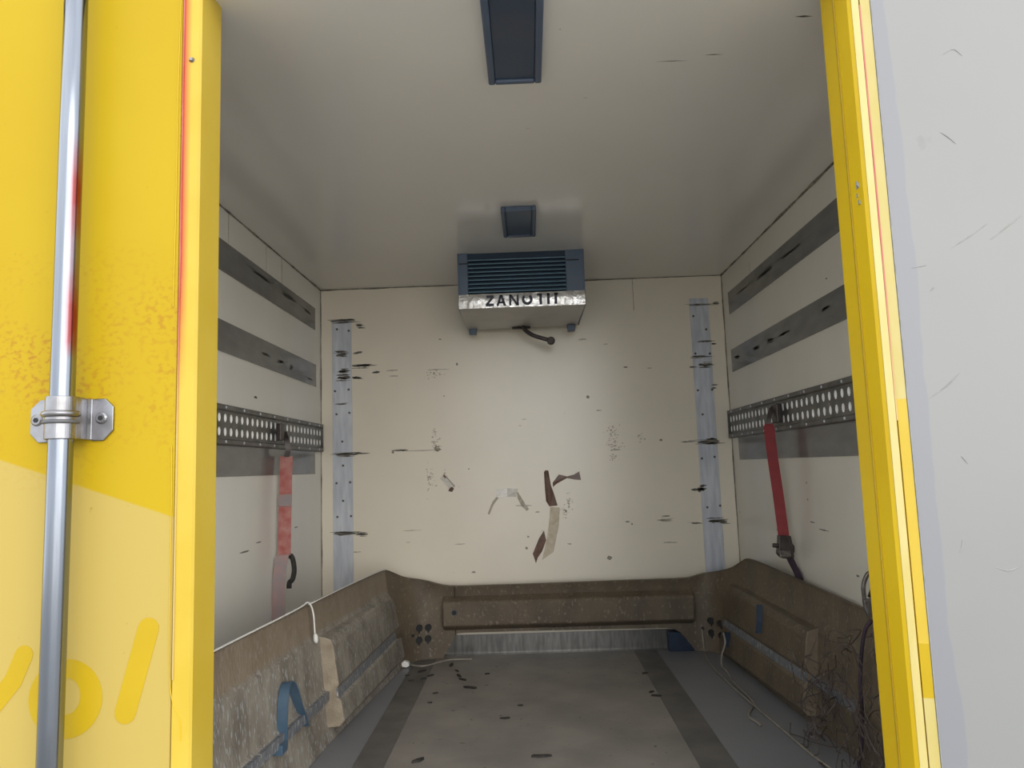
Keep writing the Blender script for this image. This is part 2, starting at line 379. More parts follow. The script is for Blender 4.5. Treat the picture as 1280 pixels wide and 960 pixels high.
# ------------------------------------------------------------------ rear doors
door = thing('door_1', (-.83, -2.36, 0), kind='structure', label='yellow rear door leaf with steel locking rod, closed')
MB().box(-1.085, -.611, YF, -2.315, -.06, 1.95).build('door_panel', 'yellow_skin', door, bevel=.003)
MB().prism([(-.6085, YF-.001), (-.579, YF-.001), (-.575, YF+.003), (-.572, -2.319), (-.575, -2.315), (-.6085, -2.315)], 'z', -.06, 1.95).build('edge_profile', 'edge_left', door)
MB().box(-.611, -.6085, YF+.006, -2.32, -.06, 1.95).build('seam', 'scratch', door)
MB().box(-.6085, -.6060, YF-.003, YF-.001, .55, 1.95).build('red_seam_paint', 'red_line', door)
MB().tube([(-.592, YF-.0055, 1.671), (-.592, YF-.001, 1.671)], [.003, .0055], 10).build('rivet', 'bracket_steel', door)
def capsule(pts, r):
    """outline of a brush stroke of half-width r along pts (x,z)"""
    P = [Vector(p) for p in pts]; L_ = []; R_ = []
    for i, p in enumerate(P):
        t = (P[min(i+1, len(P)-1)]-P[max(i-1, 0)]).normalized(); n = Vector((-t.y, t.x))
        L_.append(p+n*r); R_.append(p-n*r)
    t0 = (P[1]-P[0]).normalized(); t1 = (P[-1]-P[-2]).normalized()
    def arc(c, t, sgn):
        n = Vector((-t.y, t.x)); return [c + n*r*math.cos(a)*sgn + t*r*math.sin(a)*sgn for a in [math.pi*k/6 for k in range(1, 6)]]
    return L_ + arc(P[-1], t1, 1) + R_[::-1] + arc(P[0], t0, -1)
def stroke(pts, r):
    n = len(pts); P = [Vector(p) for p in pts]; mb = MB()
    poly = capsule(pts, r)
    mb.prism([tuple(q) for q in poly], 'y', YF-.0006, YF+.0002)
    mb.build('lettering_stroke', 'yellow_bright', door, fix=True)
stroke([(-.652, .636), (-.689, .497)], .0185)
stroke([(-.868, .598), (-.885, .555), (-.922, .51)], .016)
mb = MB(); ring = []
for k in range(28):
    a = 2*math.pi*k/28; ca, sa = math.cos(a), math.sin(a)
    ring.append(((-.793+.064*ca, .523+.066*sa), (-.791+.024*ca, .527+.030*sa)))
for k in range(28):
    (a, b), (c, e) = ring[k], ring[(k+1) % 28]
    mb.prism([a, c, e, b], 'y', YF-.0006, YF+.0002)
mb.build('lettering_stroke', 'yellow_bright', door)
# locking rod and its pipe saddle
rod = MB().tube([(-.785, -2.45, z) for z in (-.06, .5, 1.0, 1.5, 1.98)], .0195, 28).build('locking_rod', 'rod_steel', door, smooth=True, label='bright galvanised steel locking rod')
prof = [(-.845, YF-.001), (-.832, YF-.012), (-.8135, YF-.038)]
for k in range(0, 27):
    a = math.radians(186-k*7.4); prof.append((-.785+.0255*math.cos(a), -2.45-.0255*math.sin(a)))
prof += [(-.7590, YF-.036), (-.762, YF-.020), (-.763, YF-.012), (-.760, YF-.005), (-.754, YF-.003)]
t = .003; inner = []
for i, p in enumerate(prof):
    a, b = Vector(prof[max(i-1, 0)]), Vector(prof[min(i+1, len(prof)-1)]); tt = (b-a).normalized(); n = Vector((-tt.y, tt.x))
    inner.append(tuple(Vector(p)+n*t))
mb = MB()
mb.prism([(x, y) for x, y in prof] + inner[::-1], 'z', .964, 1.037)
mb.prism([(-.870, .978), (-.855, .962), (-.832, .962), (-.832, 1.038), (-.853, 1.038), (-.870, 1.022)], 'y', YF-.005, YF)
mb.prism([(-.760, .962), (-.738, .962), (-.721, .980), (-.721, 1.022), (-.736, 1.037), (-.760, 1.037)], 'y', YF-.005, YF)
brk = mb.build('rod_bracket', 'bracket_steel', door, bevel=.0012, label='pressed steel saddle clamp bolted over the rod')
ringm = MB(); k0 = []
for k in range(25):
    a = math.radians(190-k*200/24); k0.append((-.785+.0262*math.cos(a), -2.45-.0262*math.sin(a), 1.007))
ringm.tube(k0, .0055, 8).build('clamp_bead', 'bracket_steel', brk, smooth=True)
k1 = [(x, y+.0005, .9935) for x, y, z in k0]
MB().tube(k1, .0038, 6).build('clamp_groove', 'rivet_dark', brk, smooth=True)
for x in (-.742, -.858):
    MB().tube([(x, YF-.004, 1.002), (x, YF-.0062, 1.002), (x, YF-.0085, 1.002)], [.011, .0105, .0078], 16).build('bolt', 'bracket_steel', brk)
    MB().cyl((x, YF-.0092, 1.002), 'y', .0048, .001, 6).build('bolt_socket', 'hole_black', brk)
# film edges and thin scratches beside the seam
for pts in ([(-.6145, 1.80), (-.617, 1.6), (-.6175, 1.35), (-.619, 1.2)], [(-.6175, .95), (-.6155, .85), (-.6145, .60), (-.609, .52), (-.594, .485), (-.592, .45)]):
    q = smooth_path([(x, YF-.0012, z) for x, z in pts], 5)
    MB().tube(q, .0008, 5).build('film_edge', 'yellow_side', door)

# yellow post on the right of the opening, fixed panel beyond it
post = MB().prism([(.6275, -2.303), (.6295, -2.352), (.6315, -2.354), (.636, -2.394), (.641, YF-.001), (.6545, YF-.001), (.6545, -2.30), (.630, -2.30)], 'z', -.06, 1.95).build('trim_1', 'yellow_side', kind='structure', label='yellow door post right of the opening')
MB().box(.6405, .6535, YF-.0025, YF-.0008, -.06, 1.95).build('post_face', 'yellow_pale', post)
MB().box(.6285, .6312, -2.355, -2.351, -.06, 1.95).build('post_seam', 'yellow_shade', post)
for q in range(7):
    x = .6325+random.uniform(-.001, .002); y = -2.372+random.uniform(-.012, .012); z = 1.372+random.uniform(-.022, .018)
    MB().box(x-.0012, x+.001, y-.002, y+.002, z-.004, z+.004).build('chip', 'scratch', post)
MB().box(.655, 1.085, -2.388, -2.30, -.06, 1.95).build('wall_rear_right', 'yellow_side', kind='structure')
MB().box(-.572, .627, -2.409, -2.401, H+.002, 1.95).build('trim_2', 'yellow_side', kind='structure', label='yellow header rail above the opening')
MB().box(-.572, .627, -2.412, -2.401, -.16, -.004).build('trim_3', 'yellow_side', kind='structure', label='yellow sill rail under the opening')

leaf = thing('door_2', (1.2, -2.41, 0), kind='structure', label='door leaf swung right open showing its pale grey inner face')
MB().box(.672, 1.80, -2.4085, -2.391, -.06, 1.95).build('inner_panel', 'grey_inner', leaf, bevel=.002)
edge = [(-.06, .487, 'yellow_pale'), (.487, .575, 'yellow_bright'), (.575, .987, 'yellow_frame'), (.987, 1.95, 'yellow_pale')]
for za, zb, mm in edge:
    MB().prism([(.6565, YF-.002), (.6715, -2.4075), (.6715, -2.391), (.6565, -2.391)], 'z', za, zb).build('leaf_edge', mm, leaf)
MB().box(.654, .6565, YF-.003, -2.391, .95, 1.72).build('red_seam_paint', 'red_line', leaf)
MB().tube([(.673, -2.4085, z) for z in (-.06, .9, 1.95)], .0008, 6).build('panel_edge_line', 'scratch', leaf)
for pts in ([(.762, 1.456), (.775, 1.446), (.788, 1.433)], [(.762, 1.245), (.79, 1.262), (.826, 1.285)], [(.83, 1.257), (.885, 1.297)], [(.70, .985), (.73, 1.005), (.752, 1.025)], [(.722, .722), (.729, .735), (.731, .748)], [(.78, 1.60), (.80, 1.61), (.815, 1.597)], [(.69, 1.212), (.715, 1.216)], [(.78, .70), (.80, .694), (.82, .70)], [(.742, .885), (.752, .872)], [(.718, 1.17), (.726, 1.178)]):
    q = smooth_path([(.0135+(x-.0135)*1.017, -2.4086, .891+(z-.891)*1.017) for x, z in pts], 4)
    MB().tube(q, [.0002+.0009*math.sin(math.pi*(i+.3)/(len(q)+.3)) for i in range(len(q))], 5).build('scratch', 'scratch', leaf)

# ------------------------------------------------------------------ cargo rails
def rail_module():
    """one 50 mm pitch of the pressed rail: plate with a double-lobed keyhole, as (s, z) triangles"""
    bm = bmesh.new()
    zc = 1.0675; Wd = .05; z0, z1 = 1.020, 1.115
    outer = [bm.verts.new((x, z, 0)) for x, z in ((0, z0), (Wd, z0), (Wd, z1), (0, z1))]
    pts = []; ed = [bm.edges.new((outer[i], outer[(i+1) % 4])) for i in range(4)]
    for sg in (1, -1):
        loop = [(Wd/2+.0115*math.cos(2*math.pi*k/10+.3), zc+sg*.0235+.0150*math.sin(2*math.pi*k/10+.3)) for k in range(10)]
        iv = [bm.verts.new((x, z, 0)) for x, z in loop]
        ed += [bm.edges.new((iv[q], iv[(q+1) % 10])) for q in range(10)]
        pts.append(loop)
    bmesh.ops.triangle_fill(bm, edges=ed, use_beauty=True)
    bm.verts.index_update()
    vs = [tuple(v.co) for v in bm.verts]; fs = [tuple(v.index for v in f.verts) for f in bm.faces]
    bm.free(); return vs, fs, pts
RV, RF, RP = rail_module()
def cargo_rail(sx, label, s0):
    root = thing('cargo_rail', (sx*HW, -1.15, 1.0), label, 'rail', 'slotted cargo rails on the side walls')
    X = lambda o: sx*(HW-o)
    mb = MB(); n = 46; ys = -2.30 + s0
    for i in range(n):
        y0 = ys + i*.05
        if y0+.05 > -.004: break
        mb.add([(X(.010), y0+a, b) for a, b, c in RV], RF, 0)
        for lp in RP:
            k = len(lp)
            mb.add([(X(.010), y0+a, b) for a, b in lp]+[(X(.0055), y0+a, b) for a, b in lp], [(j, (j+1) % k, k+(j+1) % k, k+j) for j in range(k)], 1)
    yend = y0
    mb.build('slotted_plate', ['rail_steel', 'rail_hole_lit'], root, fix=False)
    xs = sorted((X(.001), X(.0055)))
    MB().box(xs[0], xs[1], ys, yend, 1.02, 1.115).build('bright_backing', 'rail_hole_lit', root)  # white strip added close behind the plate so the holes look bright
    for za, zb in ((1.115, 1.1365), (.9985, 1.020)):
        pr = [(X(0), za), (X(.012), za), (X(.019), za+.004), (X(.019), zb-.004), (X(.012), zb), (X(0), zb)]
        f = MB(); f.add([(x, ys, z) for x, z in pr]+[(x, yend+.008, z) for x, z in pr], [tuple(range(6)), tuple(range(11, 5, -1))]+[(j, (j+1) % 6, 6+(j+1) % 6, 6+j) for j in range(6)])
        fl = f.build('rail_flange', 'rail_steel', root, bevel=.0015, seg=1)
        rv = MB()
        for k in range(14):
            yy = ys+.1+k*.16
            if yy < yend: rv.tube([(X(.018), yy, (za+zb)/2), (X(.0215), yy, (za+zb)/2)], [.006, .004], 8)
        rv.build('rivets', 'aluminium', fl, kind='stuff')
    xs = sorted((X(0), X(.018)))
    MB().box(xs[0], xs[1], yend, yend+.008, 1.0, 1.136).build('end_cap', 'rail_steel', root)
    return root
cargo_rail(-1, 'slotted dark steel cargo rail on the wall behind the faded red strap', .021)
cargo_rail(1, 'slotted dark steel cargo rail holding the deep red ratchet strap', .036)

# ------------------------------------------------------------------ ceiling lamps
def ceiling_lamp(x0, x1, y0, y1, label):
    cx, cy = (x0+x1)/2, (y0+y1)/2
    r = thing('ceiling_lamp', (cx, cy, H), label, 'lamp', 'ceiling lamps')
    fw = .016
    for a in ((x0, x0+fw, y0, y1), (x1-fw, x1, y0, y1), (x0+fw, x1-fw, y0, y0+fw), (x0+fw, x1-fw, y1-fw, y1)):
        MB().box(a[0], a[1], a[2], a[3], H-.020, H).build('frame_bar', 'lamp_frame', r, bevel=.004)
    MB().box(x0+fw, x1-fw, y0+fw, y1-fw, H-.014, H).build('lens', 'lamp_lens', r, bevel=.002)
    return r
ceiling_lamp(-.051, .076, -2.395, -2.006, 'long dark blue ceiling lamp nearest the door opening, switched off')
ceiling_lamp(-.056, .072, -1.121, -.809, 'dark blue ceiling lamp in front of the cooling unit, switched off')

# ------------------------------------------------------------------ cooling unit
ev = thing('cooling_unit', (0, -.3, 1.58), 'ceiling-hung evaporator cooling unit with louvres and lettered silver strip', 'cooling unit')
X0, X1, Yf = -.268, .285, -.55
MB().prism([(Yf+.04, 1.643), (Yf+.04, H), (-.03, H), (-.03, 1.60), (-.10, 1.585), (Yf+.04, 1.585)], 'x', X0+.002, X1-.002).build('housing', 'evap_tray', ev)
# side cheeks
for x in (X0, X1-.006):
    MB().prism([(Yf, 1.582), (Yf, H), (-.04, H), (-.04, 1.592), (-.10, 1.578)], 'x', x, x+.006).build('side_panel', 'evap_panel', ev)
MB().box(X0+.006, -.224, Yf, Yf+.038, 1.643, H).build('front_panel', 'evap_panel', ev, bevel=.002)
MB().box(.204, X1-.006, Yf, Yf+.038, 1.643, H).build('front_panel', 'evap_panel', ev, bevel=.002)
for a, b in ((X0+.006, -.224), (.207, X1-.022)):
    MB().box(a, b, Yf-.001, Yf, 1.779, 1.784).build('panel_slit', 'hole_black', ev)
MB().box(-.224, .204, Yf+.030, Yf+.038, 1.643, H).build('fan_cavity', 'evap_cavity', ev)
MB().box(-.224, .204, Yf+.008, Yf+.030, 1.800, H).build('louvre_header', 'evap_cavity', ev)
for k in range(9):
    z = 1.6535 + k*.0178
    MB().prism([(Yf+.001, z), (Yf+.002, z-.0018), (Yf+.026, z+.010), (Yf+.026, z+.0125), (Yf+.002, z+.0020)], 'x', -.224, .204).build('louvre_slat', 'evap_slat', ev)
# silver strip, slightly dented
mb = MB(); nx, nz = 40, 6; vs = []
for j in range(nz+1):
    for i in range(nx+1):
        x = X0+.003+(X1-X0-.006)*i/nx; z = 1.581+(1.643-1.581)*j/nz
        vs.append((x, Yf-.004-.004*math.sin(math.pi*j/nz)+.0016*math.sin(i*1.1+j)*math.sin(j*1.3+i*.37), z))
mb.add(vs, [(j*(nx+1)+i, j*(nx+1)+i+1, (j+1)*(nx+1)+i+1, (j+1)*(nx+1)+i) for j in range(nz) for i in range(nx)])
mb.build('silver_strip', 'evap_foil', ev, smooth=True, fix=False)
MB().box(X0+.003, X1-.003, Yf, Yf+.04, 1.581, 1.643).build('strip_backing', 'evap_tray', ev)
# lettering: Z A N O T T I, worn where the photograph shows it
def letters():
    zb, zt = 1.587, 1.635; yy = Yf-.0105
    def q(mb, pts): mb.prism(pts, 'y', yy, yy+.004)
    def new(): return MB()
    h = zt-zb; out = []
    def Z(x, w):
        m_ = new(); t_ = .0115
        q(m_, [(x+.003, zt-t_), (x+w, zt-t_), (x+w+.001, zt), (x+.002, zt)])
        q(m_, [(x, zb), (x+w, zb), (x+w, zb+t_), (x, zb+t_)])
        q(m_, [(x, zb+t_*.8), (x+.012, zb+t_*.8), (x+w+.001, zt-t_*.8), (x+w-.011, zt-t_*.8)]); out.append(m_)
    def A(x, w):
        m_ = new()
        q(m_, [(x, zb), (x+.010, zb), (x+w/2+.005, zt), (x+w/2-.005, zt)])
        q(m_, [(x+w-.011, zb), (x+w, zb), (x+w/2+.006, zt), (x+w/2-.004, zt)])
        q(m_, [(x+.008, zb+h*.22), (x+w-.008, zb+h*.22), (x+w-.010, zb+h*.40), (x+.011, zb+h*.40)]); out.append(m_)
    def Nn(x, w):
        m_ = new()
        q(m_, [(x, zb), (x+.009, zb), (x+.010, zt), (x+.001, zt)])
        q(m_, [(x+w-.009, zb), (x+w, zb), (x+w, zt-.002), (x+w-.009, zt-.002)])
        q(m_, [(x+.001, zt), (x+.011, zt), (x+w, zb), (x+w-.011, zb)]); out.append(m_)
    def O(x, w):
        m_ = new(); cx, cz = x+w/2, (zb+zt)/2; n = 22; pr = []
        for k in range(n+1):
            a = math.radians(128+k*(292)/n); pr.append(((cx+w/2*math.cos(a), cz+h/2*math.sin(a)), (cx+(w/2-.0115)*math.cos(a), cz+(h/2-.0115)*math.sin(a))))
        for k in range(n): q(m_, [pr[k][0], pr[k+1][0], pr[k+1][1], pr[k][1]])
        out.append(m_)
    def T(x, w, left=True, right=True):
        m_ = new(); c = x+w/2
        q(m_, [(c-.0055, zb), (c+.0055, zb), (c+.006, zt), (c-.006, zt)])
        q(m_, [(x if left else c-.005, zt-.008), (x+w if right else c+.005, zt-.008), (x+w if right else c+.005, zt), (x if left else c-.005, zt)]); out.append(m_)
    Z(-.148, .034); A(-.103, .043); Nn(-.047, .042); O(.008, .047); T(.074, .032, True, False); T(.114, .018, False, False); T(.145, .020, False, True)
    for m_ in out: m_.build('letter', 'letter_navy', ev)
letters()
# sloping drip tray
tr = MB()
T0 = [(X0+.004, Yf+.002, 1.581), (X1-.004, Yf+.002, 1.581), (X1-.012, -.10, 1.577), (X0+.0, -.10, 1.571)]
tr.add(T0+[(x, y, z+.008) for x, y, z in T0], [(0, 1, 2, 3), (7, 6, 5, 4), (0, 4, 5, 1), (1, 5, 6, 2), (2, 6, 7, 3), (3, 7, 4, 0)])
tr.build('drip_tray', 'evap_tray', ev)
for x in (-.238, .245):
    MB().prism([(x-.018, 1.545), (x+.016, 1.545), (x+.02, 1.575), (x-.022, 1.575)], 'y', -.135, -.10).build('mounting_foot', 'evap_panel', ev, bevel=.003)
MB().box(-.045, .045, -.14, -.11, 1.566, 1.572).build('drain_gap', 'hole_black', ev)
dp = MB().tube(smooth_path([(.008, -.14, 1.574), (.020, -.15, 1.552), (.052, -.16, 1.526), (.10, -.165, 1.507), (.14, -.165, 1.495)], 5), .0105, 12).build('drain_pipe', 'dark_steel', ev, smooth=True)
MB().tube([(.140, -.192, 1.491), (.141, -.186, 1.491), (.141, -.15, 1.493), (.141, -.143, 1.493)], [.014, .019, .019, .014], 16).build('pipe_elbow', 'dark_steel', ev, smooth=False)

# ------------------------------------------------------------------ scuffs on the back wall and ceiling
SCUFF = [(-0.917, 1.664, 0.184, 0.02), (-0.823, 1.636, 0.048, 0.016), (-0.814, 1.623, 0.048, 0.008), (-0.918, 1.503, 0.088, 0.012), (-0.914, 1.486, 0.08, 0.02), (-0.836, 1.496, 0.064, 0.012), (-0.804, 1.429, 0.144, 0.02), (-0.744, 1.394, 0.048, 0.016), (-0.906, 1.404, 0.08, 0.02), (-0.915, 1.371, 0.096, 0.028), (-0.837, 1.369, 0.072, 0.016), (-0.912, 1.237, 0.088, 0.008), (-0.898, 0.983, 0.16, 0.02), (-0.821, 0.985, 0.096, 0.008), (-0.624, 0.994, 0.096, 0.012), (-0.664, 0.987, 0.016, 0.028), (-0.901, 0.593, 0.16, 0.024), (-0.833, 0.587, 0.088, 0.016), (-0.44, 0.992, 0.04, 0.028), (0.673, 1.002, 0.02, 0.016), (0.908, 1.678, 0.184, 0.008), (0.989, 1.683, 0.048, 0.012), (0.917, 1.488, 0.112, 0.008), (0.964, 1.474, 0.032, 0.012), (0.896, 1.412, 0.152, 0.012), (0.909, 1.371, 0.104, 0.024), (0.853, 1.361, 0.048, 0.012), (0.955, 1.268, 0.04, 0.008), (0.95, 1.252, 0.032, 0.008), (0.901, 0.986, 0.16, 0.02), (0.925, 0.989, 0.088, 0.036), (0.815, 0.989, 0.096, 0.008), (0.855, 0.752, 0.056, 0.036), (0.824, 0.753, 0.04, 0.02), (0.912, 0.598, 0.12, 0.024), (0.959, 0.593, 0.056, 0.02), (0.822, 0.59, 0.072, 0.008), (0.517, 1.373, 0.036, 0.01), (0.322, 1.23, 0.022, 0.02), (0.392, 0.437, 0.028, 0.026), (0.486, 0.608, 0.03, 0.012), (0.509, 0.596, 0.012, 0.012), (-.415, 1.55, .02, .01), (-.333, 1.42, .014, .018), (-0.286, 0.891, 0.01, 0.01), (-0.276, 0.388, 0.028, 0.016), (-0.003, .55, .014, .014), (-.013, .496, .02, .02)]
SMUDGE = [(-0.662, 1.399, 0.064, 0.008), (-0.654, 1.37, 0.048, 0.008), (-0.516, 0.99, 0.2, 0.006), (-0.427, 1.395, 0.12, 0.006), (-0.455, 1.375, 0.056, 0.032), (-0.447, 1.02, 0.032, 0.064), (-0.454, 1.08, 0.016, 0.024), (-0.483, 0.843, 0.032, 0.096), (-0.406, 0.86, 0.016, 0.04), (-0.401, 1.26, 0.012, 0.012), (0.374, 1.16, 0.04, 0.012), (0.437, 1.042, 0.048, 0.064), (0.438, 0.99, 0.064, 0.04), (0.449, 0.962, 0.056, 0.012), (0.431, 0.923, 0.032, 0.04), (0.574, 1.017, 0.024, 0.028), (0.637, 1.364, 0.032, 0.008), (0.667, 0.61, 0.104, 0.016), (0.676, 0.629, 0.056, 0.012), (0.692, 0.501, 0.072, 0.008), (0.199, 0.509, 0.024, 0.016), (-0.854, 0.502, 0.056, 0.008), (-0.018, 0.702, 0.088, 0.008), (0.048, 0.668, 0.032, 0.016), (-0.575, 0.598, 0.104, 0.0048), (-0.596, 0.541, 0.032, 0.006), (-0.339, 0.525, 0.056, 0.006), (0.306, 1.523, 0.056, 0.012), (0.422, 1.494, 0.032, 0.008), (-0.003, 1.129, 0.032, 0.006), (-0.024, 1.097, 0.02, 0.006), (0.208, 0.71, 0.024, 0.064), (0.182, 0.664, 0.032, 0.04)]
def smear(x, z, w_, h_, y):
    """a dragged scuff: one body streak with thin tails above and below, or a small ragged chip"""
    mb = MB()
    def streak(xa, xb, zc, hh, n=10):
        top = []; bot = []; sk = random.uniform(.25, .75); dz = random.uniform(-.15, .15)*hh
        for i in range(n+1):
            t_ = i/n; e_ = (t_/sk if t_ < sk else (1-t_)/(1-sk))**.45*random.uniform(.6, 1.05)
            px = xa+(xb-xa)*t_; c_ = zc+dz*(t_-.5)+random.uniform(-.10, .10)*hh
            top.append((px, y, c_+hh/2*e_)); bot.append((px, y, c_-hh/2*e_))
        mb.add(top+bot, [(i, i+1, n+2+i, n+1+i) for i in range(n)])
    if w_ < .045:
        n = 9; vs = [(x+w_/2*math.cos(2*math.pi*k/n)*random.uniform(.5, 1), y, z+h_/2.6*math.sin(2*math.pi*k/n)*random.uniform(.4, 1)) for k in range(n)]
        mb.add(vs, [tuple(range(n))])
    elif h_ < .010: streak(x-w_/2, x+w_/2, z, h_)
    else:
        a = random.uniform(-.12, .12)*w_
        streak(x-w_*.36+a, x+w_*.36+a, z, h_*.62)
        for k in range(4):
            c_ = x+random.uniform(-.2, .2)*w_; l_ = w_*random.uniform(.2, .42)
            streak(c_-l_, c_+l_, z+random.uniform(-.48, .48)*h_, h_*random.uniform(.12, .26))
    return mb
for x, z, w_, h_ in SCUFF:
    h_ *= 1.3
    yy = -.0042 if (-.97 < x < -.85 or .84 < x < .97) else -.0008
    smear(x, z, w_, h_, yy - random.uniform(0, .0004)).build('scuff_mark', 'grime' if (w_ > .045 or abs(x) > .7) else 'chip_brown', wall_back)
for x, z, w_, h_ in SMUDGE:
    if h_ > .02:
        mb = MB()
        for k in range(int(10+w_*h_*9000)):
            a, b = random.gauss(x, w_*.33), random.gauss(z, h_*.33); s1, s2 = random.uniform(.002, .007), random.uniform(.001, .004)
            mb.add([(a-s1, -.0007, b), (a, -.0007, b-s2), (a+s1, -.0007, b+s2*.3), (a+s1*.2, -.0007, b+s2)], [(0, 1, 2, 3)])
        mb.build('smudge_mark', 'smudge', wall_back)
    else: smear(x, z, w_, h_, -.0006).build('smudge_mark', 'smudge', wall_back)
for x, y, w_, h_ in ((.383, -2.048, .085, .006), (.478, -2.068, .045, .006), (.114, -2.196, .005, .012), (.192, -1.89, .015, .008), (.635, -2.203, .04, .012), (-.404, -1.04, .025, .008), (.044, -1.732, .015, .006)):
    mb = MB(); mb.add([(x-w_/2, y, H-.0006), (x, y-h_*.3, H-.0006), (x+w_/2, y+h_*.1, H-.0006), (x, y+h_*.3, H-.0006)], [(0, 1, 2, 3)])
    mb.build('scuff_mark', 'smudge' if w_ < .04 else 'grime', ceiling)
# side wall scuffs
for sx, wall, lst in ((-1, wall_left, [(-1.0, .62, .10, .008), (-.86, .64, .06, .006), (-.55, .77, .03, .012), (-.40, .66, .05, .006), (-.9, 1.19, .04, .02)]),
                      (1, wall_right, [(-.95, .80, .015, .015), (-.95, .74, .015, .015), (-.60, .60, .07, .01), (-.98, .66, .05, .006), (-1.08, .64, .10, .006), (-1.32, .52, .03, .015), (-.62, 1.38, .04, .02), (-1.27, 1.48, .02, .012), (-.05, .64, .02, .012)])):
    for y, z, w_, h_ in lst:
        s_ = smear(y, z, w_, h_, 0); mb = MB(); mb.v = [(sx*(HW-.0007), a, c_) for a, b, c_ in s_.v]; mb.f = s_.f; mb.m = s_.m
        mb.build('scuff_mark', 'grime', wall)
# dark wear and light scuffing on the rubbing strips
for sx, wall, lst in ((-1, wall_left, [(-.85, 1.675, .30, .016), (-.52, 1.672, .26, .02), (-.25, 1.665, .16, .014), (-.8, 1.372, .10, .014), (-.62, 1.37, .10, .018), (-.48, 1.362, .05, .02), (-.2, 1.345, .10, .012)]),
                      (1, wall_right, [(-.95, 1.66, .30, .016), (-.65, 1.662, .26, .028), (-.35, 1.665, .22, .014), (-.85, 1.372, .16, .02), (-.68, 1.376, .12, .026), (-.50, 1.374, .12, .022), (-1.25, 1.385, .10, .02), (-.2, 1.375, .12, .018)])):
    for y, z, w_, h_ in lst:
        s_ = smear(y, z, w_, h_, 0); mb = MB(); mb.v = [(sx*(HW-.0046), a, c_) for a, b, c_ in s_.v]; mb.f = s_.f; mb.m = s_.m
        mb.build('scuff_mark', 'scrap_black', wall)

# scraps of tape left on the back wall
def tape(poly, mm, label, th=.0012, grp='tape scraps on the back wall', y0=-.0002):
    mb = MB(); n = len(poly)
    vs = [(x, y0-th-(.004 if i % 3 == 1 else 0), z) for i, (x, z) in enumerate(poly)] + [(x, y0, z) for x, z in poly]
    mb.add(vs, [tuple(range(n)), tuple(range(2*n-1, n-1, -1))]+[(i, n+i, n+(i+1) % n, (i+1) % n) for i in range(n)])
    return mb.build('tape_scrap', mm, None, label=label, cat='tape', group=grp)
tape([(.087, .863), (.094, .872), (.109, .870), (.118, .800), (.132, .755), (.148, .697), (.108, .694), (.092, .720), (.088, .79)], 'brown_tape', 'upright strip of brown tape peeling on the back wall')
tape([(.160, .849), (.200, .838), (.235, .846), (.262, .861), (.268, .818), (.235, .822), (.20, .830), (.150, .806), (.128, .788), (.128, .81)], 'brown_tape', 'twisted brown tape scrap pointing right with a flared end')
tape([(.076, .578), (.050, .540), (.017, .468), (.031, .421), (.040, .448), (.062, .476), (.085, .530)], 'brown_tape', 'slanting brown tape scrap low on the back wall')
tape([(.112, .692), (.158, .686), (.150, .60), (.119, .473), (.06, .436), (.085, .52), (.100, .60)], 'tape_residue', 'pale band of old tape glue between two brown scraps', .0006)
tape([(-.41, .872), (-.356, .811), (-.366, .796), (-.378, .790), (-.392, .806), (-.431, .849)], 'clear_tape', 'small crumpled tape scrap with reddish lines, slanting')
tape([(-.41, .868), (-.358, .808), (-.366, .803), (-.416, .860)], 'brown_tape', 'thin reddish tape edge on the slanting crumpled scrap', .0022)
tape([(-.385, .798), (-.372, .806), (-.362, .796), (-.372, .780), (-.39, .785)], 'brown_tape', 'tiny brown tape end below the slanting crumpled scrap', .0022)
tape([(-.154, .785), (-.150, .745), (-.10, .748), (-.055, .745), (-.045, .785), (-.10, .790)], 'clear_tape', 'flat piece of shiny clear tape on the back wall')
tape([(-.199, .668), (-.190, .664), (-.165, .715), (-.138, .748), (-.150, .752), (-.172, .728)], 'smudge', 'curled grey tape tail slanting down left')
tape([(-.05, .775), (-.034, .75), (-.012, .71), (.006, .683), (-.006, .676), (-.03, .70), (-.05, .742)], 'smudge', 'grey tape tail slanting down right')

# ------------------------------------------------------------------ brown moulded liner standing on the floor
ln = thing('load_liner', (.15, -.9, 0), 'brown moulded fibreglass lower liner with raised side boxes standing on the floor', 'liner')
#            x       y      ztop  lean  zbot side
PATH = [(-.748, -1.95, .462, .030, .002, 1), (-.737, -1.75, .462, .030, .002, 1), (-.716, -1.40, .460, .028, .002, 1), (-.700, -1.13, .458, .026, .002, 1), (-.662, -.70, .453, .032, .002, 1), (-.628, -.38, .449, .036, .002, 1),
        (-.618, -.27, .445, .032, .002, 1), (-.604, -.20, .422, .026, .002, .8), (-.580, -.145, .395, .018, .002, .5), (-.545, -.105, .379, .012, .002, .2), (-.500, -.086, .366, .008, .002, 0), (-.455, -.08, .352, .004, .002, 0), (-.425, -.08, .344, .002, .002, 0),
        (-.385, -.08, .338, 0, .070, 0), (-.36, -.08, .337, 0, .110, 0), (-.33, -.08, .336, 0, .118, 0), (0, -.08, .336, 0, .118, 0), (.35, -.08, .338, 0, .116, 0), (.60, -.08, .340, 0, .114, 0), (.665, -.08, .340, 0, .110, 0), (.70, -.08, .340, 0, .092, 0), (.745, -.08, .342, 0, .035, 0),
        (.770, -.08, .346, .002, .002, 0), (.81, -.085, .358, .006, .002, 0), (.85, -.105, .368, .010, .002, .2), (.882, -.15, .382, .016, .002, .5), (.902, -.22, .405, .024, .002, .8), (.914, -.31, .445, .034, .002, 1), (.920, -.38, .458, .038, .002, 1),
        (.936, -.70, .452, .036, .002, 1), (.954, -1.10, .442, .032, .002, 1), (.966, -1.40, .434, .028, .002, 1), (.974, -1.75, .430, .024, .002, 1), (.976, -1.95, .430, .024, .002, 1)]
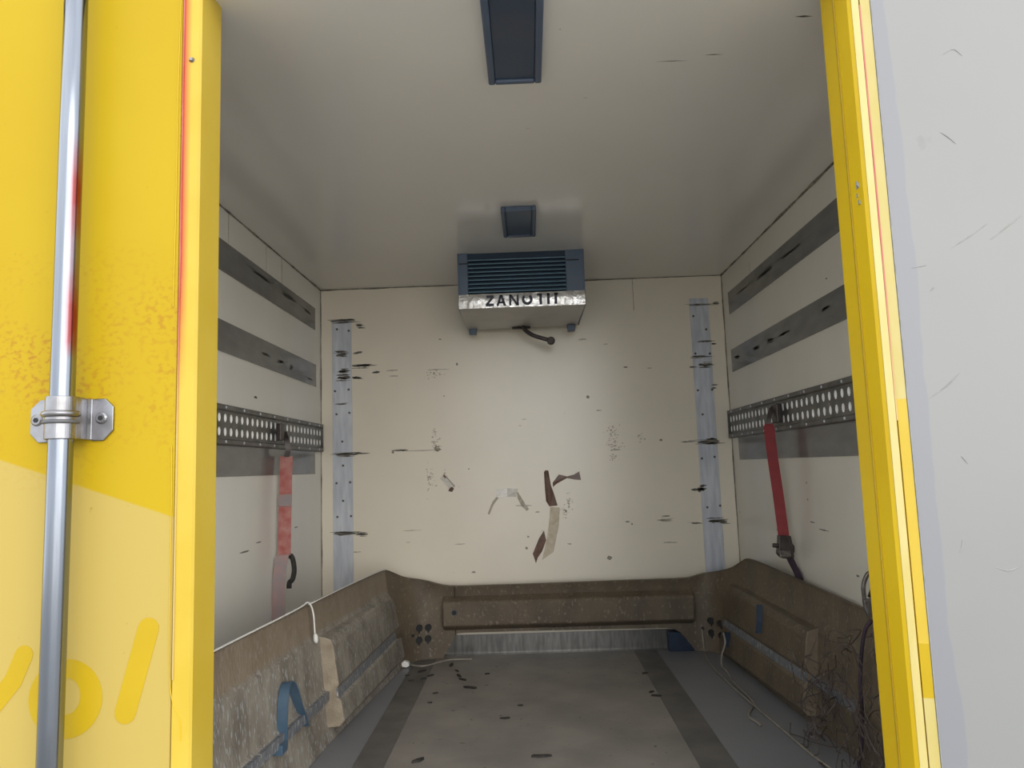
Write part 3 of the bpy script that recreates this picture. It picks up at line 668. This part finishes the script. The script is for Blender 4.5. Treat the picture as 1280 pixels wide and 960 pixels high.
def dense(path, n=3):
    out = []
    for i in range(len(path)-1):
        p = [path[max(i-1, 0)], path[i], path[i+1], path[min(i+2, len(path)-1)]]
        for k in range(n):
            t = k/n
            q = [.5*(2*b+(c-a)*t+(2*a-5*b+4*c-e)*t*t+(3*b-a-3*c+e)*t**3) for a, b, c, e in zip(*p)]
            q[4] = path[i][4]+(path[i+1][4]-path[i][4])*t
            q[5] = min(1, max(0, q[5])); out.append(tuple(q))
    return out+[path[-1]]
PATH = dense(PATH)
def liner_sheet(i0, i1, outer_t=.012):
    mb = MB(); rows = []
    for i in range(i0, i1+1):
        x, y, zt, lean, zb, sd = PATH[i]
        a, b = Vector(PATH[max(i-1, 0)][:2]), Vector(PATH[min(i+1, len(PATH)-1)][:2])
        tdir = (b-a).normalized(); n = Vector((tdir.y, -tdir.x))          # inward
        sec = [(0.0, .022), (.06, .013), (.125, .008), (.135, .016), (.165, .016), (.175, .009), (.25, .007), (.335*zt/.455, .004), (.355*zt/.455, -.007), (zt-.012, -.010), (zt-.003, -.008), (zt, -.004)]
        q = []
        for k, (z, o) in enumerate(sec):
            z2 = max(z, zb+.0004*k); off = o*sd + (.006 if sd == 0 and k > 9 else 0) - lean*min(1, z/ zt)
            q.append((x+n.x*off, y+n.y*off, z2))
        back = []
        for z, o in ((zt, -.014), (.30, -.016), (zb, -.012)):
            off = (o-.004) - lean*min(1, z/zt) ; back.append((x+n.x*off, y+n.y*off, z))
        rows.append(q+back)
    m_ = len(rows[0]); vs = [p for r_ in rows for p in r_]
    fs = [(i*m_+j, (i+1)*m_+j, (i+1)*m_+(j+1) % m_, i*m_+(j+1) % m_) for i in range(len(rows)-1) for j in range(m_)]
    fs += [tuple(range(m_)), tuple(range(len(vs)-1, len(vs)-m_-1, -1))]
    mb.add(vs, fs); return mb
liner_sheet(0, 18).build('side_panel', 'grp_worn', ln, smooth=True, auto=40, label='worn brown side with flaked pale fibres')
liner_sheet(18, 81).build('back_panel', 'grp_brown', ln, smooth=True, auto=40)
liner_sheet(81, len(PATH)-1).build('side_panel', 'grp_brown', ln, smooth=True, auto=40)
# raised boxes along both sides: section swept from back to front
def side_box(A, B, sgn, mm, cap_mm):
    """A, B: back and front (x_outer_top, x_outer_bottom, x_in_top, x_in_bottom, y, ztop, zbot)"""
    mb = MB(); rows = []
    for k in range(9):
        t_ = k/8; e = [A[i]+(B[i]-A[i])*t_ for i in range(7)]
        xot, xob, xit, xib, y, zt, zb = e
        def P(fr, z):   # fr 0 outer .. 1 inner
            u_ = (z-zb)/(zt-zb); xo = xob+(xot-xob)*u_; xi = xib+(xit-xib)*u_; return (xo+(xi-xo)*fr, y, z)
        rows.append([P(0, zb), P(.75, zb+.004), P(1, zb+.022), P(1.0, .132), P(.86, .142), P(.86, .172), P(1.0, .184), P(1, zt-.028), P(.92, zt-.006), P(.75, zt), P(-.1, zt+.012), P(-.1, .2)])
    m_ = 12; vs = [p for r_ in rows for p in r_]
    fs = [(i*m_+j, (i+1)*m_+j, (i+1)*m_+(j+1) % m_, i*m_+(j+1) % m_) for i in range(8) for j in range(m_)]
    mb.add(vs, fs, 0); mb.add([], [], 0)
    mb.f.append(tuple(range(m_))); mb.m.append(1); mb.f.append(tuple(range(8*m_, 9*m_))); mb.m.append(1)
    b = mb.build('side_box', [mm, cap_mm], ln, bevel=.004)
    # paler worn band in the groove
    g = MB(); pts = []
    for k in (0, 8):
        r_ = rows[k]; p4, p5 = Vector(r_[4]), Vector(r_[5]); o_ = Vector((-sgn*.0025, 0, 0))
        pts += [p4+o_, p5+o_]
    g.add(pts+[p-2*Vector((-sgn*.0025, 0, 0)) for p in pts], [(0, 1, 3, 2), (4, 6, 7, 5), (0, 2, 6, 4), (1, 5, 7, 3), (0, 4, 5, 1), (2, 3, 7, 6)])
    g.build('wear_band', 'worn_blue', b)
    return b
side_box((-.668, -.640, -.628, -.586, -.17, .326, .02), (-.742, -.704, -.673, -.630, -1.13, .338, .045), -1, 'grp_worn', 'grp_end_lit')
side_box((.955, .915, .905, .842, -.20, .326, .02), (.994, .966, .930, .895, -1.10, .312, .030), 1, 'grp_brown', 'grp_end_shaded')
# worn band along the bare part of each side
for sx, pts in ((-1, [(-.694, -1.132), (-.709, -1.40), (-.739, -1.90)]), (1, [(.946, -1.105), (.953, -1.25), (.958, -1.38)])):
    g = MB(); vs = []
    for x, y in pts: vs += [(x+sx*.001, y, .135), (x+sx*.0, y, .165)]
    vs2 = [(x-sx*.012, y, z) for x, y, z in vs]; n = len(vs)
    g.add(vs2+[(x+sx*.006, y, z) for x, y, z in vs], [(0, 1, 3, 2), (2, 3, 5, 4), (0, 2, n+2, n), (2, 4, n+4, n+2), (1, n+1, n+3, 3), (3, n+3, n+5, 5), (0, n, n+1, 1), (4, 5, n+5, n+4)])
    g.build('wear_band', 'worn_blue', ln)
# ledge beam across the back
lb = MB().prism([(-.078, .130), (-.118, .152), (-.128, .160), (-.132, .255), (-.124, .270), (-.095, .282), (-.078, .292)], 'x', -.418, .764)
lb.build('back_ledge', 'grp_brown', ln, bevel=.006)
MB().tube([(-.362, -.135, .222), (-.362, -.130, .222)], [.015, .017], 16).build('ledge_hole', 'rivet_dark', ln)
MB().cyl((-.362, -.1362, .222), 'y', .011, .002, 14).build('ledge_hole', 'hole_black', ln)
for x, z in ((-.533, .150), (-.492, .149), (-.535, .094), (-.494, .097), (-.560, .120), (.842, .144), (.878, .139), (.842, .089), (.878, .084), (.805, .108)):
    rr = .007 if x in (-.560, .805) else .0155
    yy = -.093 if x > -.55 and x < .83 else -.11
    yy = {-.533: -.104, -.535: -.104, -.492: -.089, -.494: -.089, -.560: -.122, .842: -.104, .878: -.146, .805: -.0885}[x]
    tl = MB(); tl.tube([(x, yy-.003, z), (x, yy+.012, z)], rr, 14)
    if rr > .01: tl.prism([(x-.004, z-.01), (x+.004, z-.01), (x+.002, z-.024), (x-.002, z-.024)], 'y', yy-.002, yy+.006)
    tl.build('bolt_hole', 'hole_black', ln)
for k in range(3):
    MB().box(.10+k*.022, .115+k*.022, -.0825, -.079, .131, .143).build('small_slot', 'hole_black', ln)
# blue flat-steel hoops fixed to the liner
q = smooth_path([(-.712, -1.520, .130), (-.712, -1.520, .20), (-.713, -1.505, .265), (-.714, -1.470, .288), (-.712, -1.435, .27), (-.708, -1.39, .20), (-.704, -1.335, .122)], 6)
hp = MB().ribbon(q, (1, 0, .05), .030, .004).build('steel_hoop', 'blue_steel', ln, label='bent blue flat-steel hoop')
MB().box(-.728, -.697, -1.565, -1.518, .118, .145).build('hoop_foot', 'blue_steel', hp, bevel=.002)
q = [(.897, -.70, .325), (.892, -.70, .26), (.886, -.695, .215)]
MB().ribbon(q, (1, -.15, 0), .022, .005).build('steel_hoop', 'hoop_dark', ln)
MB().box(.845, .870, -.33, -.32, .08, .14).build('steel_tab', 'blue_dark', ln)

# ------------------------------------------------------------------ straps
# left: faded red strap hanging from the rail, folded tail with black hook
ls = thing('cargo_strap', (-.99, -.66, .30), 'faded pinkish-red webbing strap hanging from the cargo rail', 'strap', 'webbing straps hanging from the rails')
WD = (.92, .25, 0)
MB().ribbon(smooth_path([(-.985, -.655, .968), (-.984, -.665, .90), (-.983, -.675, .78), (-.984, -.68, .66), (-.985, -.68, .565)], 4), WD, [.050]*17, .003).build('webbing', 'strap_red', ls)
MB().ribbon([(-.984, -.672, .812), (-.984, -.676, .790), (-.984, -.68, .765)], WD, .051, .0065).build('worn_patch', 'strap_pink', ls)
MB().ribbon(smooth_path([(-.986, -.672, .555), (-.984, -.688, .572), (-.988, -.704, .562), (-.993, -.712, .50), (-.997, -.712, .40), (-1.0, -.70, .29)], 4), WD, .050, .003).build('folded_tail', 'strap_pink', ls)
hk = MB().tube(smooth_path([(-.962, -.67, .568), (-.950, -.68, .55), (-.943, -.685, .51), (-.950, -.685, .475), (-.962, -.685, .462), (-.964, -.685, .44)], 5), [.010]*26, 8)
hk.build('claw_hook', 'scrap_black', ls, smooth=True)
MB().ribbon(smooth_path([(-1.0, -.64, 1.07), (-.985, -.66, 1.04), (-.975, -.665, 1.0), (-.982, -.66, .965)], 4), (.9, .3, 0), .022, .004).build('rail_hook', 'dark_steel', ls)
MB().box(-1.006, -.985, -.72, -.68, 1.03, 1.10).build('rail_fitting', 'dark_steel', ls, bevel=.004)

rs = thing('cargo_strap', (.98, -.8, .45), 'deep red webbing strap with ratchet buckle hanging from the cargo rail', 'strap', 'webbing straps hanging from the rails')
WD = (.90, -.3, 0)
MB().ribbon(smooth_path([(.963, -.765, 1.032), (.960, -.775, 1.0), (.962, -.785, .90), (.970, -.795, .75), (.978, -.80, .59)], 4), WD, [.024, .030, .036]+[.040]*14, .0035).build('webbing', 'strap_red_deep', rs)
MB().ribbon(smooth_path([(.995, -.74, 1.10), (.978, -.755, 1.08), (.965, -.765, 1.045), (.962, -.766, 1.02)], 4), (.9, -.3, .1), .018, .005).build('rail_hook', 'dark_steel', rs)
MB().box(.985, 1.006, -.80, -.745, 1.03, 1.105).build('rail_fitting', 'dark_steel', rs, bevel=.004)
bk = MB().prism([(.955, .600), (.998, .598), (1.004, .560), (1.005, .515), (.985, .512), (.957, .516), (.945, .532), (.950, .556)], 'y', -.822, -.790).build('ratchet_buckle', 'dark_steel', rs, bevel=.003)
MB().tube([(.930, -.812, .564), (.962, -.812, .560)], .0085, 10).build('ratchet_handle', 'dark_steel', bk, smooth=True)
MB().box(.950, .990, -.830, -.822, .520, .545).build('ratchet_pawl', 'hook_steel', bk, bevel=.002)
MB().cyl((.985, -.8245, .53), 'y', .006, .003, 10).build('ratchet_pin', 'hole_black', bk)
MB().tube([(.995, -.806, .575), (1.008, -.806, .556), (1.006, -.806, .535)], .006, 8).build('ratchet_lever', 'dark_steel', bk, smooth=True)
MB().ribbon(smooth_path([(.992, -.800, .518), (1.000, -.815, .49), (1.009, -.835, .455), (1.013, -.85, .41)], 4), (.35, -.94, 0), .040, .003).build('strap_tail', 'strap_purple', rs)

# ------------------------------------------------------------------ cables, hook, wire tangle, scraps
cb = thing('white_cable', (-.76, -1.5, .46), 'white cable lying along the top edge of the brown liner', 'cable')
q = [(-.783, -1.93, .466), (-.773, -1.75, .466), (-.751, -1.42, .464), (-.738, -1.25, .466)]
MB().tube(smooth_path(q+[(-.734, -1.215, .471), (-.724, -1.205, .462), (-.716, -1.20, .43), (-.711, -1.20, .366)], 6), .0028, 8).build('cable_run', 'white_cable', cb, smooth=True)
MB().tube([(-.711, -1.20, .368), (-.709, -1.20, .360), (-.708, -1.20, .346), (-.706, -1.20, .338)], [.004, .008, .008, .004], 10).build('cable_end', 'white_cable', cb, smooth=True)
q = [(-.732, -1.20, .462), (-.698, -.70, .457), (-.668, -.38, .453), (-.653, -.275, .449)]
MB().tube(smooth_path(q, 6), .0022, 6).build('edge_bead', 'white_cable', cb, smooth=True)

MB().tube(smooth_path([(.799, -.095, .108), (.798, -.11, .06), (.797, -.13, .008), (.785, -.25, .006), (.777, -.381, .006), (.783, -.671, .006), (.796, -.869, .006), (.815, -1.12, .006), (.830, -1.341, .006), (.855, -1.50, .006), (.90, -1.7, .006)], 5), .0038, 7).build('floor_cable', 'grey_cable', label='long thin grey cable running from the liner hole along the floor', cat='cable', smooth=True)
MB().tube(smooth_path([(.84, -.33, .14), (.842, -.345, .10), (.82, -.36, .05), (.812, -.39, .012), (.817, -.46, .008), (.803, -.59, .007), (.80, -.68, .012), (.808, -.80, .007), (.80, -.90, .007)], 6), .0042, 7).build('floor_cable', 'grey_cable', label='short looped grey cable hanging beside the bolt holes of the liner', cat='cable', smooth=True)
MB().tube(smooth_path([(.785, -.915, .006), (.760, -.96, .006), (.745, -1.012, .006), (.752, -1.05, .006), (.758, -1.093, .006)], 3), .0048, 7).build('bent_rod', 'grey_cable', label='short bent metal rod lying on the floor beside the cables', cat='rod', smooth=True)
MB().tube(smooth_path([(-.560, -.20, .008), (-.50, -.215, .005), (-.44, -.16, .005), (-.398, -.12, .005), (-.33, -.112, .005), (-.285, -.117, .005)], 5), .0045, 7).build('floor_cable', 'grey_cable', label='grey cable end curving over the floor from the corner with the foam crumb', cat='cable', smooth=True)
MB().prism([(-.60, .010), (-.575, .004), (-.56, .012), (-.565, .028), (-.585, .034), (-.60, .024)], 'y', -.235, -.205).build('foam_crumb', 'white_cable', label='pale foam crumb in the back left corner of the liner', cat='scrap', bevel=.004)
bb = MB().prism([(.648, .0), (.775, .0), (.748, .050), (.715, .086), (.655, .090), (.648, .085)], 'y', -.064, -.010)
bb.build('blue_block', 'blue_dark', label='dark blue block wedged behind the liner against the kick plate', cat='block', bevel=.004)

hk = thing('snap_hook', (.985, -1.48, .43), 'steel snap hook hanging over the liner edge beside the yellow post', 'hook')
q = smooth_path([(.966, -1.49, .475), (.962, -1.50, .52), (.974, -1.505, .552), (.992, -1.505, .556), (1.006, -1.505, .535), (1.004, -1.50, .50), (.99, -1.495, .48)], 6)
MB().tube(q, .0065, 8).build('hook_ring', 'hook_steel', hk, smooth=True)
MB().prism([(.958, .480), (.998, .486), (.992, .462), (.982, .432), (.968, .432), (.960, .455)], 'y', -1.502, -1.488).build('hook_body', 'hook_steel', hk, bevel=.003)
MB().tube([(.977, -1.495, .487), (.985, -1.50, .51), (.995, -1.50, .52)], .0045, 6).build('hook_gate', 'dark_steel', hk, smooth=True)

MB().tube(smooth_path([(.972, -1.512, .425), (.950, -1.515, .40), (.940, -1.50, .33), (.934, -1.49, .24), (.936, -1.48, .15), (.930, -1.47, .06), (.924, -1.46, .010), (.924, -1.52, .008)], 6), .0055, 7).build('hanging_cord', 'strap_purple', label='dark cord hanging from the snap hook down to the floor', cat='cord', smooth=True)
rnd = random.Random(11); mb = MB()
for k in range(62):
    y0 = rnd.uniform(-1.72, -1.20); x0 = .90+rnd.uniform(-.05, .05); z0 = rnd.uniform(.02, .36)*(1.0 if y0 < -1.36 else .55)
    pts = [Vector((x0, y0, z0))]; dr = Vector((rnd.uniform(-.5, .5), rnd.uniform(-1, 1), rnd.uniform(-.9, .9))).normalized()
    for s_ in range(rnd.randint(4, 9)):
        dr = (dr+Vector((rnd.gauss(0, .45), rnd.gauss(0, .6), rnd.gauss(-.08, .6)))).normalized()
        p = pts[-1]+dr*.045; p.x = min(max(p.x, .83), .912); p.y = min(max(p.y, -1.80), -1.17); p.z = min(max(p.z, .006), .42 if p.y < -1.42 else .27); pts.append(p)
    mb.tube(smooth_path(pts, 3), rnd.uniform(.0010, .0022), 5)
mb.build('wire_tangle', 'wire_rust', label='tangled heap of thin rusty wires in front of the right side box', cat='wire', kind='stuff')

def scrap(x, y, s, ang, label, k=0):
    rr = random.Random(k); n = 8; poly = []
    for i in range(n):
        a = 2*math.pi*i/n; q = Vector((math.cos(a)*s*rr.uniform(.6, 1.1), math.sin(a)*s*.34*rr.uniform(.4, 1.2)))
        c_, s_ = math.cos(ang), math.sin(ang); poly.append((x+q.x*c_-q.y*s_, y+q.x*s_+q.y*c_))
    z0 = .0 if not (-.557 < x < -.458 or .483 < x < .592) else .0025
    MB().prism(poly, 'z', z0+.0003, z0+.004+.003*rr.random()).build('rubber_scrap', 'scrap_black', label=label, cat='scrap', group='black scraps on the load floor')
TRAIL = 'black rubber scrap in the short curved trail running out from the foam crumb'
STRIP = 'black crumb lying on the dark floor strip near the foam crumb'
CABLE_SIDE = 'black scrap at the edge of the dark floor strip near the loose cables'
TINY = 'tiny black crumb on the pale bare middle of the load floor'
SL = {6: STRIP, 7: STRIP, 12: STRIP, 19: STRIP, 16: CABLE_SIDE, 17: CABLE_SIDE, 18: CABLE_SIDE, 9: TINY, 10: TINY, 13: TINY, 14: TINY,
      4: 'largest black scrap, at the far end of the curved trail of scraps', 8: 'black wing-shaped scrap lying alone on the pale middle of the floor',
      11: 'black scrap on the pale floor close beside the dark strip, level with the blue hoop', 15: 'long flat black scrap on the pale floor, the one furthest from the kick plate'}
for k, (x, y, s, a) in enumerate([(-.374, -.20, .028, 1.4), (-.338, -.30, .020, -1.0), (-.322, -.38, .022, -1.0), (-.298, -.44, .026, -.7), (-.255, -.56, .034, -.3), (-.448, -.363, .022, .8), (-.495, -.30, .030, .9), (-.47, -.42, .016, .2), (-.102, -.938, .022, .1), (-.394, -.62, .014, .4), (-.20, -.36, .012, .2), (-.36, -1.31, .026, .7), (-.52, -.44, .014, .3), (-.05, -.80, .012, 0), (-.40, -.74, .012, 0), (.02, -1.30, .03, .05), (.475, -.42, .020, .3), (.47, -.73, .026, -.3), (.46, -.68, .016, .7), (-.55, -.36, .012, 0)]):
    scrap(x, y, s, a, SL.get(k, TRAIL), k)
